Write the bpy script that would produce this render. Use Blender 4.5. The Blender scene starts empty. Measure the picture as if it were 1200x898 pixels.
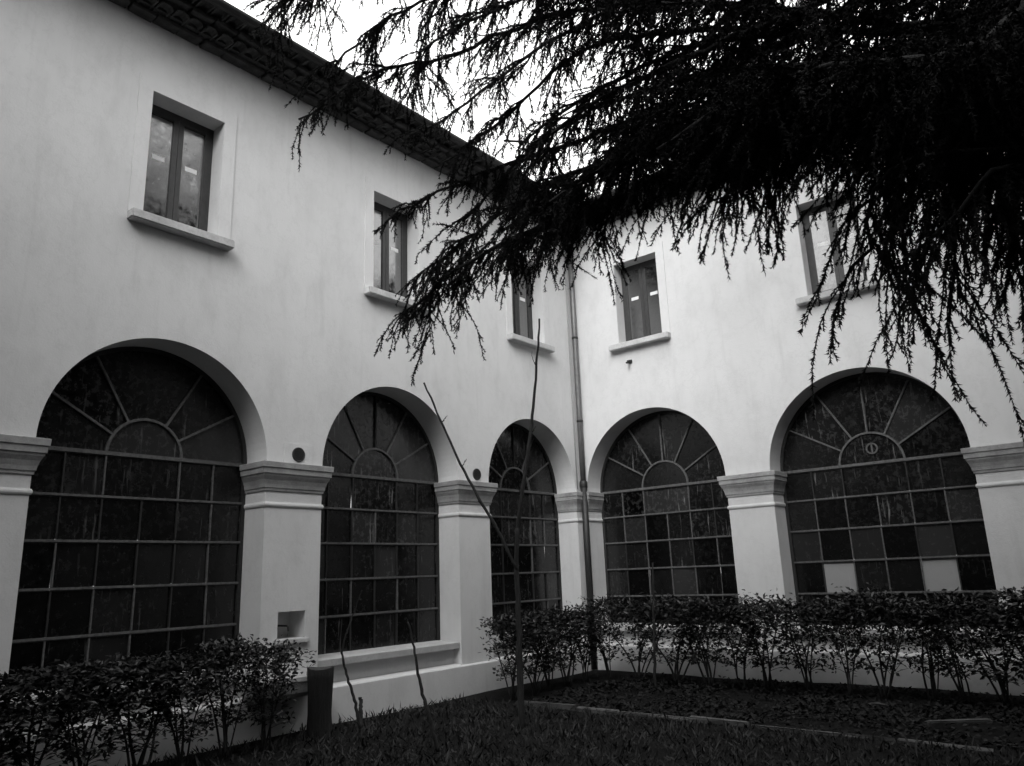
import bpy, bmesh, math, random
import numpy as np
from mathutils import Vector, Matrix
R_ = math.radians
random.seed(7); RNG = np.random.default_rng(11)
SC = bpy.context.scene
COL = SC.collection

# ------------------------------------------------------------------ camera
CAM = np.array([7.9439, -11.5502, 1.6]); YAW, PIT, ROL, FPX = 0.6889, 0.2455, -0.0373, 897.77
_fw = np.array([-math.sin(YAW)*math.cos(PIT), math.cos(YAW)*math.cos(PIT), math.sin(PIT)])
_rt = np.array([math.cos(YAW), math.sin(YAW), 0.0]); _up = np.cross(_rt, _fw)
_r = _rt*math.cos(ROL)+_up*math.sin(ROL); _u = -_rt*math.sin(ROL)+_up*math.cos(ROL)
cd = bpy.data.cameras.new('camera'); cam = bpy.data.objects.new('camera', cd); COL.objects.link(cam)
cd.sensor_fit = 'HORIZONTAL'; cd.sensor_width = 36; cd.lens = 36*FPX/1200; cd.clip_end = 600; cd.clip_start = 0.05
m = Matrix.Identity(4)
for i in range(3):
    m[i][0], m[i][1], m[i][2], m[i][3] = _r[i], _u[i], -_fw[i], CAM[i]
cam.matrix_world = m
SC.camera = cam

# ------------------------------------------------------------------ sky, sun, exposure (flat overcast day, black-and-white)
SUN_DIR = Vector((0.34, -0.78, 0.66)).normalized()          # towards the sun
elev = math.asin(SUN_DIR.z); azim = math.atan2(SUN_DIR.x, SUN_DIR.y)
OVERCAST = 13.0
W = bpy.data.worlds.new('World'); SC.world = W; W.use_nodes = True
nt = W.node_tree; nt.nodes.clear()
sky = nt.nodes.new('ShaderNodeTexSky'); sky.sky_type = 'NISHITA'; sky.sun_disc = False
sky.sun_elevation = elev; sky.sun_rotation = azim; sky.dust_density = 4.0; sky.air_density = 1.0; sky.ozone_density = 1.0
bw = nt.nodes.new('ShaderNodeRGBToBW'); bg = nt.nodes.new('ShaderNodeBackground'); bg.inputs['Strength'].default_value = 0.14
wo = nt.nodes.new('ShaderNodeOutputWorld')
# thin Nishita share under an even overcast whose brightness follows the standard overcast law (1 + 2 sin elevation)/3
tcw = nt.nodes.new('ShaderNodeTexCoord'); sxyz = nt.nodes.new('ShaderNodeSeparateXYZ')
mz = nt.nodes.new('ShaderNodeMath'); mz.operation = 'MULTIPLY_ADD'; mz.inputs[1].default_value = 2*OVERCAST/3; mz.inputs[2].default_value = OVERCAST/3; mz.use_clamp = False
mx = nt.nodes.new('ShaderNodeMath'); mx.operation = 'MAXIMUM'; mx.inputs[1].default_value = 0
ad = nt.nodes.new('ShaderNodeMath'); ad.operation = 'ADD'
nt.links.new(tcw.outputs['Generated'], sxyz.inputs[0]); nt.links.new(sxyz.outputs[2], mx.inputs[0]); nt.links.new(mx.outputs[0], mz.inputs[0])
nt.links.new(sky.outputs[0], bw.inputs[0]); nt.links.new(bw.outputs[0], ad.inputs[0]); nt.links.new(mz.outputs[0], ad.inputs[1])
nt.links.new(ad.outputs[0], bg.inputs['Color']); nt.links.new(bg.outputs[0], wo.inputs[0])
sl = bpy.data.lights.new('sun', 'SUN'); sl.energy = 1.3; sl.angle = R_(34); sl.color = (1, 1, 1)
so = bpy.data.objects.new('sun', sl); COL.objects.link(so); so.rotation_euler = SUN_DIR.to_track_quat('Z', 'Y').to_euler()
SC.view_settings.view_transform = 'Standard'; SC.view_settings.look = 'None'
SC.view_settings.gamma = 1; SC.view_settings.use_curve_mapping = False
SC.view_settings.exposure = 0.38
SC.cycles.max_bounces = 4; SC.cycles.diffuse_bounces = 3; SC.cycles.glossy_bounces = 3; SC.cycles.transmission_bounces = 1; SC.cycles.transparent_max_bounces = 2

# ------------------------------------------------------------------ pixel helpers (photo is 1200 x 898)
def ray(px, py):
    d = _fw + _r*(px-600)/FPX + _u*(449-py)/FPX
    return d/np.linalg.norm(d)
def at_dist(px, py, dist): return CAM + ray(px, py)*dist
def at_plane(px, py, base):                                  # vertical plane through base, facing the camera
    n = np.array([CAM[0]-base[0], CAM[1]-base[1], 0.0]); d = ray(px, py)
    t = np.dot(n, np.array([base[0], base[1], 0])-CAM)/np.dot(n, d)
    return CAM + d*t
def on_ground(px, py):
    d = ray(px, py); return CAM + d*(-CAM[2]/d[2])

# ------------------------------------------------------------------ materials (all neutral grey)
def g(v): return (v, v, v, 1)
class N:
    def __init__(s, name):
        s.m = bpy.data.materials.new(name); s.m.use_nodes = True; s.t = s.m.node_tree
        s.b = s.t.nodes['Principled BSDF']
    def n(s, typ, **kw):
        x = s.t.nodes.new(typ)
        for k, v in kw.items(): setattr(x, k, v)
        return x
    def l(s, a, b): s.t.links.new(a, b)
    def coord(s, scale=(1, 1, 1), kind='Object'):
        tc = s.n('ShaderNodeTexCoord'); mp = s.n('ShaderNodeMapping'); mp.inputs['Scale'].default_value = scale
        s.l(tc.outputs[kind], mp.inputs[0]); return mp.outputs[0]
    def world(s, scale=(1, 1, 1)):
        tc = s.n('ShaderNodeNewGeometry'); mp = s.n('ShaderNodeMapping'); mp.inputs['Scale'].default_value = scale
        s.l(tc.outputs['Position'], mp.inputs[0]); return mp.outputs[0]
    def noise(s, vec, scale, detail=4, rough=0.55):
        x = s.n('ShaderNodeTexNoise'); x.inputs['Scale'].default_value = scale
        x.inputs['Detail'].default_value = detail; x.inputs['Roughness'].default_value = rough
        if vec is not None: s.l(vec, x.inputs['Vector'])
        return x.outputs[0]
    def ramp(s, f, stops):
        x = s.n('ShaderNodeValToRGB'); e = x.color_ramp.elements
        while len(e) < len(stops): e.new(0.5)
        for i, (p, v) in enumerate(stops): e[i].position = p; e[i].color = g(v)
        s.l(f, x.inputs[0]); return x.outputs[0]
    def mix(s, f, a, b, mode='MIX'):
        x = s.n('ShaderNodeMix', data_type='RGBA', blend_type=mode)
        for i, v in ((0, f), (6, a), (7, b)):
            if hasattr(v, 'links'): s.l(v, x.inputs[i])
            else: x.inputs[i].default_value = v if i == 0 else g(v)
        return x.outputs[2]
    def math(s, op, a, b):
        x = s.n('ShaderNodeMath', operation=op)
        for sock, v in ((x.inputs[0], a), (x.inputs[1], b)):
            if hasattr(v, 'links'): s.l(v, sock)
            else: sock.default_value = v
        return x.outputs[0]
    def color(s, v):
        if hasattr(v, 'links'): s.l(v, s.b.inputs['Base Color'])
        else: s.b.inputs['Base Color'].default_value = g(v)
    def rough(s, v):
        if hasattr(v, 'links'): s.l(v, s.b.inputs['Roughness'])
        else: s.b.inputs['Roughness'].default_value = v
    def bump(s, h, strength=0.3, dist=0.01):
        x = s.n('ShaderNodeBump'); x.inputs['Strength'].default_value = strength; x.inputs['Distance'].default_value = dist
        s.l(h, x.inputs['Height']); s.l(x.outputs[0], s.b.inputs['Normal'])
    def rand(s): return s.n('ShaderNodeObjectInfo').outputs['Random']

def mat_plaster():
    k = N('plaster'); w = k.world()
    big = k.noise(w, 0.55, 5, 0.6); mid = k.noise(k.world((1, 1, .45)), 3.2, 6, 0.62); fine = k.noise(w, 55, 3)
    c = k.ramp(big, [(.3, .54), (.7, .69)])
    c = k.mix(.5, c, k.ramp(mid, [(.25, .50), (.5, .63), (.8, .69)]))
    drip = k.noise(k.world((7, 7, .5)), 1.0, 4, .6)
    c = k.mix(k.ramp(drip, [(.58, 0), (.8, .34)]), c, .42)
    crack = k.noise(w, 1.7, 8, .7)
    c = k.mix(k.ramp(crack, [(.485, 0), (.5, .22), (.515, 0)]), c, .45)
    k.color(c); k.rough(.92)
    k.bump(k.mix(.35, k.noise(w, 9, 6, .6), fine), .35, .012)
    return k.m
def mat_stone(name, a, b, sc=6, rough=.85, bs=.4):
    k = N(name); w = k.world()
    c = k.mix(k.ramp(k.noise(w, sc, 6, .65), [(.3, 0), (.7, 1)]), a, b)
    c = k.mix(k.ramp(k.noise(w, sc*6, 4, .6), [(.5, 0), (.75, .35)]), c, a*.5)
    c = k.mix(k.math('MULTIPLY', k.rand(), .35), c, a*.6)
    k.color(c); k.rough(rough); k.bump(k.noise(w, sc*9, 5, .7), bs, .01); return k.m
def mat_pane(name, lo, hi, streak, sv=.34, rgh=.10, ior=1.5, bs=.25):
    k = N(name); w = k.world()
    rnd = k.rand()
    base = k.mix(k.math('POWER', rnd, 3.0), lo, hi)
    off = k.n('ShaderNodeVectorMath', operation='ADD'); k.l(w, off.inputs[0])
    cmb = k.n('ShaderNodeCombineXYZ'); mul = k.math('MULTIPLY', rnd, 37.0)
    k.l(mul, cmb.inputs[0]); k.l(mul, cmb.inputs[1]); k.l(mul, cmb.inputs[2]); k.l(cmb.outputs[0], off.inputs[1])
    mp = k.n('ShaderNodeMapping'); mp.inputs['Scale'].default_value = (24, 24, 2.0); k.l(off.outputs[0], mp.inputs[0])
    st = k.noise(mp.outputs[0], 1.0, 4, .62)
    own = k.math('POWER', k.math('FRACT', k.math('MULTIPLY', rnd, 61.7), 0), 1.8)
    c = k.mix(k.math('MULTIPLY', k.ramp(st, [(.60, 0), (.74, streak)]), own), base, sv)
    grime = k.noise(off.outputs[0], 14, 5, .7)
    c = k.mix(k.math('MULTIPLY', k.ramp(grime, [(.5, 0), (.8, .5*streak)]), own), c, sv*.35)
    k.color(c)
    k.rough(k.ramp(grime, [(.3, rgh), (.8, rgh+.35)]))
    k.bump(k.noise(off.outputs[0], 2.2, 2, .5), bs, .02)
    k.b.inputs['IOR'].default_value = ior
    return k.m
def mat_plain(name, v, rough=.6, var=.4, sc=12, metal=0, bump=.25):
    k = N(name); w = k.world()
    k.color(k.mix(k.ramp(k.noise(w, sc, 5, .65), [(.3, 0), (.75, 1)]), v*(1-var), v*(1+var*.6)))
    k.rough(rough); k.b.inputs['Metallic'].default_value = metal
    k.bump(k.noise(w, sc*4, 4, .6), bump, .004); return k.m
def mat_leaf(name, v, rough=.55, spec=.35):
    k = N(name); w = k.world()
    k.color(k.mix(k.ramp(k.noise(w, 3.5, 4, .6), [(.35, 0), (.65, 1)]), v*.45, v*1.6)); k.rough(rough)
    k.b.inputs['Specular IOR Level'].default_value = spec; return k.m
def mat_bark(name, v):
    k = N(name); w = k.world((1, 1, .18))
    n1 = k.noise(w, 38, 5, .7)
    k.color(k.mix(k.ramp(n1, [(.35, 0), (.65, 1)]), v*.4, v*1.3)); k.rough(.95); k.bump(n1, .9, .02); return k.m
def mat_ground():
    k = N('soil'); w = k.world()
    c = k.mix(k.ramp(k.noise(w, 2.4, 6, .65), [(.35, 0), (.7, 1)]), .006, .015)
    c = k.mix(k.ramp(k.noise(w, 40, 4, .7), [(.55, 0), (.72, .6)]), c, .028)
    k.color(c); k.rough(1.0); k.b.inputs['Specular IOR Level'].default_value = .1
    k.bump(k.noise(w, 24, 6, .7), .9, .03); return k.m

M = dict(
    plaster=mat_plaster(), stone=mat_stone('sill_stone', .42, .62, 5), basin=mat_stone('basin_stone', .42, .58, 7),
    capstone=mat_stone('impost_stone', .24, .46, 4), unseen_wing=mat_stone('dark_unseen_wing', .08, .15, 1.5),  # unseen wings coloured dark to cut the light they bounce back
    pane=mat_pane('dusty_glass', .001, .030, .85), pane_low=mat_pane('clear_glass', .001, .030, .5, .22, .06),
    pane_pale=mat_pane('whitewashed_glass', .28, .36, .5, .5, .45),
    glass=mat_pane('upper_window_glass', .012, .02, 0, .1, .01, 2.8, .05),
    iron=mat_plain('painted_iron', .11, .6, .6, 30), iron_dark=mat_plain('rusted_iron', .02, .7, .6, 30),
    wood=mat_plain('window_wood', .04, .5, .3, 20), sticker=mat_plain('paper', .75, .7, .05),
    pipe_up=mat_plain('zinc_pipe', .16, .45, .25, 14, .3), pipe_low=mat_plain('cast_iron_pipe', .022, .55, .3, 20),
    tile=mat_stone('terracotta', .03, .10, 9, .9, .7), gutter=mat_plain('gutter_metal', .03, .5, .3, 8, .4),
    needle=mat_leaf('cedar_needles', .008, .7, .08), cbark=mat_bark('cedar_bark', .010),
    leaf=mat_leaf('shrub_leaves', .012, .42, .38), stem=mat_bark('shrub_stems', .035),
    stumpb=mat_bark('stump_bark', .010), cut=mat_plain('cut_wood', .05, .9, .5, 30), sapl=mat_bark('sapling_bark', .028),
    soil=mat_ground(), grass=mat_leaf('lawn_grass', .034, .8, .1), litter=mat_leaf('leaf_litter', .016, .8, .2),
    kerb=mat_stone('kerb_stone', .035, .17, 5), vent=mat_plain('vent_iron', .02, .6, .4, 40), cable=mat_plain('cable', .35, .6, .1),
)

# ------------------------------------------------------------------ object helpers
def tag(o, label=None, cat=None, group=None, kind=None):
    if label: o['label'] = label
    if cat: o['category'] = cat
    if group: o['group'] = group
    if kind: o['kind'] = kind
    return o
def empty(name, loc=(0, 0, 0)):
    o = bpy.data.objects.new(name, None); COL.objects.link(o); o.location = loc; o.empty_display_size = .2; return o
def put(o, parent):
    if parent is not None:
        o.parent = parent
        o.matrix_parent_inverse = parent_inv(parent)
    return o
def parent_inv(p):
    mw = p.matrix_basis.copy(); q = p
    while q.parent is not None:
        mw = q.parent.matrix_basis @ q.matrix_parent_inverse @ mw if False else (q.parent.matrix_basis @ q.matrix_parent_inverse) @ mw
        q = q.parent
    return mw.inverted()
def obj(name, me, mat, parent=None):
    o = bpy.data.objects.new(name, me); COL.objects.link(o)
    if not me.materials: me.materials.append(M[mat])
    put(o, parent); return o
def from_bm(name, bm, smooth=False):
    bmesh.ops.recalc_face_normals(bm, faces=bm.faces[:])
    me = bpy.data.meshes.new(name); bm.to_mesh(me); bm.free()
    if smooth: me.polygons.foreach_set('use_smooth', [True]*len(me.polygons))
    return me
def from_arrays(name, V, F, smooth=False):
    """V (n,3), F (m,3 or 4)"""
    V = np.ascontiguousarray(V, np.float32); F = np.ascontiguousarray(F, np.int32); k = F.shape[1]
    me = bpy.data.meshes.new(name); me.vertices.add(len(V)); me.vertices.foreach_set('co', V.ravel())
    me.loops.add(F.size); me.loops.foreach_set('vertex_index', F.ravel())
    me.polygons.add(len(F)); me.polygons.foreach_set('loop_start', np.arange(0, F.size, k, dtype=np.int32))
    me.polygons.foreach_set('loop_total', np.full(len(F), k, np.int32))
    if smooth: me.polygons.foreach_set('use_smooth', np.ones(len(F), bool))
    me.update(calc_edges=True); return me
def box_bm(bm, lo, hi, f=lambda p: p, bev=0):
    vs = [bm.verts.new(f((x, y, z))) for x in (lo[0], hi[0]) for y in (lo[1], hi[1]) for z in (lo[2], hi[2])]
    fs = [bm.faces.new([vs[i] for i in q]) for q in ((0, 1, 3, 2), (4, 6, 7, 5), (0, 4, 5, 1), (2, 3, 7, 6), (0, 2, 6, 4), (1, 5, 7, 3))]
    if bev:
        es = {e for q in fs for e in q.edges}
        bmesh.ops.bevel(bm, geom=list(es), offset=bev, segments=2, affect='EDGES')
    return fs
def unit_box(bev=0):
    bm = bmesh.new(); box_bm(bm, (-.5,)*3, (.5,)*3); return from_bm('unit', bm)
def tube_arrays(P, r, n=8, cap=True):
    P = np.asarray(P, float); r = np.broadcast_to(np.asarray(r, float), (len(P),))
    T = np.gradient(P, axis=0); T /= np.linalg.norm(T, axis=1)[:, None]+1e-9
    ref = np.array([.3, .9, .31]) if abs(T[0][2]) > .7 else np.array([0, 0, 1.])
    A = np.cross(T, ref); A /= np.linalg.norm(A, axis=1)[:, None]+1e-9; B = np.cross(T, A)
    th = np.linspace(0, 2*math.pi, n, endpoint=False)
    V = (P[:, None, :]+r[:, None, None]*(A[:, None, :]*np.cos(th)[None, :, None]+B[:, None, :]*np.sin(th)[None, :, None])).reshape(-1, 3)
    F = []
    for i in range(len(P)-1):
        for j in range(n): F.append((i*n+j, i*n+(j+1) % n, (i+1)*n+(j+1) % n, (i+1)*n+j))
    F = np.array(F)
    if cap:
        c0 = len(V); V = np.vstack([V, P[:1], P[-1:]])
        e = (len(P)-1)*n
        F = np.vstack([F, [(j, (j+1) % n, c0, c0) for j in range(n)], [(e+j, e+(j+1) % n, c0+1, c0+1) for j in range(n)]])
    return V, F
def tube(name, P, r, mat, parent=None, n=8):
    V, F = tube_arrays(P, r, n, False)
    me = from_arrays(name, V, F, True); bm = bmesh.new(); bm.from_mesh(me)
    bm.verts.ensure_lookup_table(); k = len(V)
    bm.faces.new([bm.verts[i] for i in range(n)]); bm.faces.new([bm.verts[i] for i in range(k-n, k)])
    bmesh.ops.recalc_face_normals(bm, faces=bm.faces[:]); bm.to_mesh(me); bm.free()
    return obj(name, me, mat, parent)
def smooth_path(P, n):
    P = np.asarray(P, float); s = np.r_[0, np.cumsum(np.linalg.norm(np.diff(P, axis=0), axis=1))]
    t = np.linspace(0, s[-1], n); Q = np.stack([np.interp(t, s, P[:, i]) for i in range(3)], 1)
    for _ in range(3):
        Q[1:-1] = .25*Q[:-2]+.5*Q[1:-1]+.25*Q[2:]
    return Q

# ------------------------------------------------------------------ wall coordinates: s along wall from the corner, o out into the court, z up
FL = lambda p: (p[1], -p[0], p[2])
FR = lambda p: (p[0], -p[1], p[2])
ZL, ZS, ZT, W0, W1, ZE = .39, 3.0, 4.75, 5.58, 7.12, 7.98
DEP = .45; SILL = .71; WREC = .25; WH = .44
BAYS = {'L': [(1.395, 1.174), (4.48, 1.228), (7.726, 1.228), (10.97, 1.228)], 'R': [(1.43, 1.33), (4.841, 1.352), (8.27, 1.352)]}
END = {'L': 15.1, 'R': 12.9}
BLD = empty('cloister_building', (0, 0, 0))
tag(BLD, 'two-storey plastered cloister building with glazed arches, upper windows and overhanging tiled eaves', 'building')
UB = {}
def ubox(mat):
    if mat not in UB:
        UB[mat] = unit_box(); UB[mat].materials.append(M[mat])
    return UB[mat]
def sbox(name, side, lo, hi, mat, parent, tilt=0):
    f = FL if side == 'L' else FR
    c = f([(a+b)/2 for a, b in zip(lo, hi)]); d = [b-a for a, b in zip(lo, hi)]
    o = bpy.data.objects.new(name, ubox(mat)); COL.objects.link(o)
    o.location = c; o.scale = (d[1], d[0], d[2]) if side == 'L' else (d[0], d[1], d[2])
    if tilt: o.rotation_euler = (random.gauss(0, tilt), random.gauss(0, tilt*.4), random.gauss(0, tilt))
    put(o, parent); return o

def build_wall(side):
    f = FL if side == 'L' else FR; bm = bmesh.new()
    def q(*pts): bm.faces.new([bm.verts.new(f(p)) for p in pts])
    def rect(s0, s1, z0, z1, o=0.0):
        if s1-s0 > 1e-4 and z1-z0 > 1e-4: q((s0, o, z0), (s1, o, z0), (s1, o, z1), (s0, o, z1))
    bays = BAYS[side]; edges = [0.0]
    for a, b in zip(bays[:-1], bays[1:]): edges.append((a[0]+a[1]+b[0]-b[1])/2)
    if side == 'L': edges[2] = 5.80
    last = bays[-1]; edges.append(last[0]+last[1]+.4)
    for i, (c, r) in enumerate(bays):
        s0, s1 = edges[i], edges[i+1]
        n = 48; th = np.linspace(math.pi, 0, n+1)
        arc = [(c+r*math.cos(t), ZS+r*math.sin(t)) for t in th]
        niche = (side == 'L' and i == 2)
        if niche:   # pier with the tap niche: s 5.90..6.27, z .98..1.28
            a, b, za, zb, dp = 5.90, 6.27, .98, 1.285, -.32
            rect(s0, a, 0, ZT); rect(b, c-r, 0, ZT); rect(a, b, 0, za); rect(a, b, zb, ZT)
            q((a, 0, za), (b, 0, za), (b, dp, za), (a, dp, za)); q((a, 0, zb), (b, 0, zb), (b, dp, zb), (a, dp, zb))
            q((a, 0, za), (a, 0, zb), (a, dp, zb), (a, dp, za)); q((b, 0, za), (b, 0, zb), (b, dp, zb), (b, dp, za)); rect(a, b, za, zb, dp)
        else: rect(s0, c-r, 0, ZT)
        rect(c+r, s1, 0, ZT)
        for (sa, za), (sb, zb) in zip(arc[:-1], arc[1:]):
            q((sa, 0, za), (sb, 0, zb), (sb, 0, ZT), (sa, 0, ZT))
            q((sa, 0, za), (sb, 0, zb), (sb, -DEP-.05, zb), (sa, -DEP-.05, za))
        for se in (c-r, c+r): q((se, 0, 0), (se, 0, ZS), (se, -DEP-.05, ZS), (se, -DEP-.05, 0))
        rect(c-r, c+r, 0, SILL-.08, -.15)                       # infill panel under the window
        a, b = c-WH, c+WH
        rect(s0, s1, ZT, W0); rect(s0, a, W0, W1); rect(b, s1, W0, W1); rect(s0, s1, W1, ZE+.3)
        d = -WREC-.06
        q((a, 0, W0), (a, 0, W1), (a, d, W1), (a, d, W0)); q((b, 0, W0), (b, 0, W1), (b, d, W1), (b, d, W0))
        q((a, 0, W0), (b, 0, W0), (b, d, W0), (a, d, W0)); q((a, 0, W1), (b, 0, W1), (b, d, W1), (a, d, W1))
    rect(edges[-1], END[side], 0, ZE+.3)
    bmesh.ops.remove_doubles(bm, verts=bm.verts[:], dist=.0004)
    w = obj('wall', from_bm('wall', bm), 'plaster', BLD)
    # plinth
    bm = bmesh.new(); a = 0.0 if side == 'L' else .046
    for x0 in (a,):
        prof = [(0.002, .02), (.046, .02), (.046, ZL-.012), (.036, ZL), (-.14, ZL+.012)]
        prof[0] = (.046, -.1)
        pr = [(.046, -.1), (.046, ZL-.014), (.034, ZL), (-.13, ZL+.02)]
        vs = [[bm.verts.new(f((s, o, z))) for o, z in pr] for s in (a, END[side])]
        for i in range(3): bm.faces.new((vs[0][i], vs[1][i], vs[1][i+1], vs[0][i+1]))
    obj('plinth', from_bm('plinth', bm), 'plaster', BLD)
    return edges
EDG = {s: build_wall(s) for s in 'LR'}

# ------------------------------------------------------------------ arched windows
def arc_strip(side, c, r0, r1, o0, o1, t0=0, t1=math.pi, n=40, zc=ZS):
    f = FL if side == 'L' else FR; bm = bmesh.new(); rings = []
    for t in np.linspace(t0, t1, n+1):
        rings.append([bm.verts.new(f((c+r*math.cos(t), o, zc+r*math.sin(t)))) for r, o in ((r0, o0), (r1, o0), (r1, o1), (r0, o1))])
    for A, B in zip(rings[:-1], rings[1:]):
        for j in range(4): bm.faces.new((A[j], B[j], B[(j+1) % 4], A[(j+1) % 4]))
    bm.faces.new(rings[0]); bm.faces.new(rings[-1]); return bm
def fan_pane(side, c, r0, r1, t0, t1, o):
    f = FL if side == 'L' else FR; bm = bmesh.new(); n = 8
    for oo in (o,):
        ring = [(r1, t) for t in np.linspace(t0, t1, n+1)]+([(r0, t) for t in np.linspace(t1, t0, n+1)] if r0 > 0 else [])
    A = [bm.verts.new(f((c+r*math.cos(t), o, ZS+r*math.sin(t)))) for r, t in ring]
    B = [bm.verts.new(f((c+r*math.cos(t), o-.008, ZS+r*math.sin(t)))) for r, t in ring]
    bm.faces.new(A); bm.faces.new(B[::-1])
    for i in range(len(A)): j = (i+1) % len(A); bm.faces.new((A[i], A[j], B[j], B[i]))
    return from_bm('pane', bm)
ROWS = [SILL, 1.17, 1.63, 2.09, 2.545, ZS]
def arched_window(side, idx, label):
    c, r = BAYS[side][idx]; o = -DEP
    fr = arc_strip(side, c, r-.045, r+.01, o-.03, o+.03)
    f = FL if side == 'L' else FR
    for s in (c-r, c+r-.045): box_bm(fr, (s-.005 if s < c else s, o-.03, SILL), (s+.045 if s < c else s+.05, o+.03, ZS-.001), f)
    win = obj('arched_window', from_bm('arched_window', fr), 'iron_dark', BLD); win['label'] = label
    ri = r/3.0
    cols = [c-r+.02+(2*r-.04)*k/6 for k in range(7)]
    def bar(s0, s1, z0, z1, th=.05, mat='iron'): return sbox('glazing_bar', side, (s0, o-.012, z0), (s1, o+th/2, z1), mat, win)
    for k, z in enumerate(ROWS[1:]):
        h = .020 if z == ZS else .012
        bar(c-r+.04, c+r-.04, z-h, z+h, .062)
        bar(c-r+.042, c+r-.042, z-h-.012, z-h-.001, .04, 'iron_dark')
    for k in range(1, 6):
        for row in range(5):
            if row == 4 and k == 3: continue
            s = cols[k]+random.gauss(0, .004)
            if row < 4 and random.random() < .06: continue
            bar(s-.008, s+.008, ROWS[row]+.017, ROWS[row+1]-.017, .045, 'iron' if random.random() < (.7 if side == 'R' else .18) else 'iron_dark')
    ia = obj('glazing_bar', from_bm('arc_bar', arc_strip(side, c, ri-.014, ri+.014, o-.012, o+.026, n=24)), 'iron', win)
    angs = [30, 60, 90, 120, 150]
    if (side, idx) == ('L', 2): angs = [30, 60, 120, 150]
    for a in angs:
        bm = bmesh.new(); t = R_(a); ca, sa = math.cos(t), math.sin(t)
        ff = lambda p: f((c+p[0]*ca-p[2]*sa, p[1], ZS+p[0]*sa+p[2]*ca))
        box_bm(bm, (ri+.012, o-.012, -.012), (r-.04, o+.024, .012), ff)
        obj('glazing_bar', from_bm('radial_bar', bm), 'iron' if a not in (90,) or side == 'R' else 'iron_dark', win)
    # panes
    for row in range(5):
        k = 0
        while k < 6:
            k1 = k+2 if (row == 4 and k == 2) else k+1
            mat = 'pane' if row >= 3 else 'pane_low'
            if (side, idx) == ('R', 1) and row == 1 and k in (1, 4): mat = 'pane_pale'
            sbox('pane', side, (cols[k]+.004, o-.010, ROWS[row]+.004), (cols[k1]-.004, o-.002, ROWS[row+1]-.004), mat, win, .014)
            k = k1
    obj('pane', fan_pane(side, c, 0, ri-.004, 0.02, math.pi-.02, o-.004), 'pane', win)
    A = [0]+angs+[180]
    for a0, a1 in zip(A[:-1], A[1:]):
        obj('pane', fan_pane(side, c, ri+.004, r-.02, R_(a0)+.006, R_(a1)-.006, o-.004+random.gauss(0, .002)), 'pane', win)
    if (side, idx) == ('R', 1):                                   # small round ventilator in the half-round light
        vb = arc_strip(side, c+.03, .062, .085, o-.002, o+.012, 0, 2*math.pi, 24, ZS+.215)
        box_bm(vb, (c+.018, o-.001, ZS+.155), (c+.042, o+.008, ZS+.275), f)
        obj('ventilator_ring', from_bm('ventilator_ring', vb), 'iron', win)
    # sill
    bm = bmesh.new(); a, b = c-r, c+r
    vs = [[bm.verts.new(f((s, oo, z))) for oo, z in ((-.03, SILL-.09), (-.03, SILL-.015), (-.05, SILL-.004), (o-.03, SILL+.012), (o-.03, SILL-.09))] for s in (a, b)]
    for j in range(5): bm.faces.new((vs[0][j], vs[1][j], vs[1][(j+1) % 5], vs[0][(j+1) % 5]))
    bm.faces.new(vs[0]); bm.faces.new(vs[1])
    obj('window_sill', from_bm('window_sill', bm), 'stone', BLD)
    return win
names_L = ['narrow-looking arched window right beside the corner downpipe', 'arched window between the tap niche pier and the sapling', 'wide dark arched window behind the leafy shrubs with a fanlight missing its centre rib', 'arched window past the end pier']
names_R = ['arched window in the right wing next to the downpipe', 'arched window with two whitewashed panes in one row', 'arched window past the right pier']
for i in range(4): arched_window('L', i, names_L[i])
for i in range(3): arched_window('R', i, names_R[i])

# ------------------------------------------------------------------ pier capitals (impost mouldings)
CAP = [(2.665, 0.0), (2.665, .022), (2.69, .026), (2.70, .04), (2.74, .048), (2.79, .07), (2.835, .105), (2.86, .112), (2.862, .128), (2.925, .132), (2.93, .15), (2.992, .155), (2.998, .14), (3.0, 0.0)]
RING = [(2.475, 0.0), (2.478, .018), (2.495, .03), (2.512, .03), (2.53, .018), (2.533, 0.0)]
def capital(side, sa, sb, lo_open=True, hi_open=True, dz=0.0, name='capital', prof=CAP, scale=.66):
    f = FL if side == 'L' else FR; bm = bmesh.new(); rings = []
    for z, p in prof:
        p *= scale
        a = sa-(p if lo_open else 0); b = sb+(p if hi_open else 0)
        rings.append([bm.verts.new(f(v)) for v in ((a, -DEP+.035, z+dz), (a, p, z+dz), (b, p, z+dz), (b, -DEP+.035, z+dz))])
    for A, B in zip(rings[:-1], rings[1:]):
        for j in range(3): bm.faces.new((A[j], A[j+1], B[j+1], B[j]))
    return obj(name, from_bm(name, bm), 'plaster' if name != 'capital' else 'capstone', BLD)
for side in 'LR':
    b = BAYS[side]
    for (c0, r0), (c1, r1) in zip(b[:-1], b[1:]):
        capital(side, c0+r0, c1-r1); capital(side, c0+r0, c1-r1, name='astragal', prof=RING)
    e = b[-1]; capital(side, e[0]+e[1], e[0]+e[1]+.8)
    capital(side, 0 if side == 'L' else .001, b[0][0]-b[0][1], lo_open=False, dz=0 if side == 'L' else .003, scale=.55)
    capital(side, 0 if side == 'L' else .001, b[0][0]-b[0][1], lo_open=False, dz=0 if side == 'L' else .003, name='astragal', prof=RING)

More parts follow.
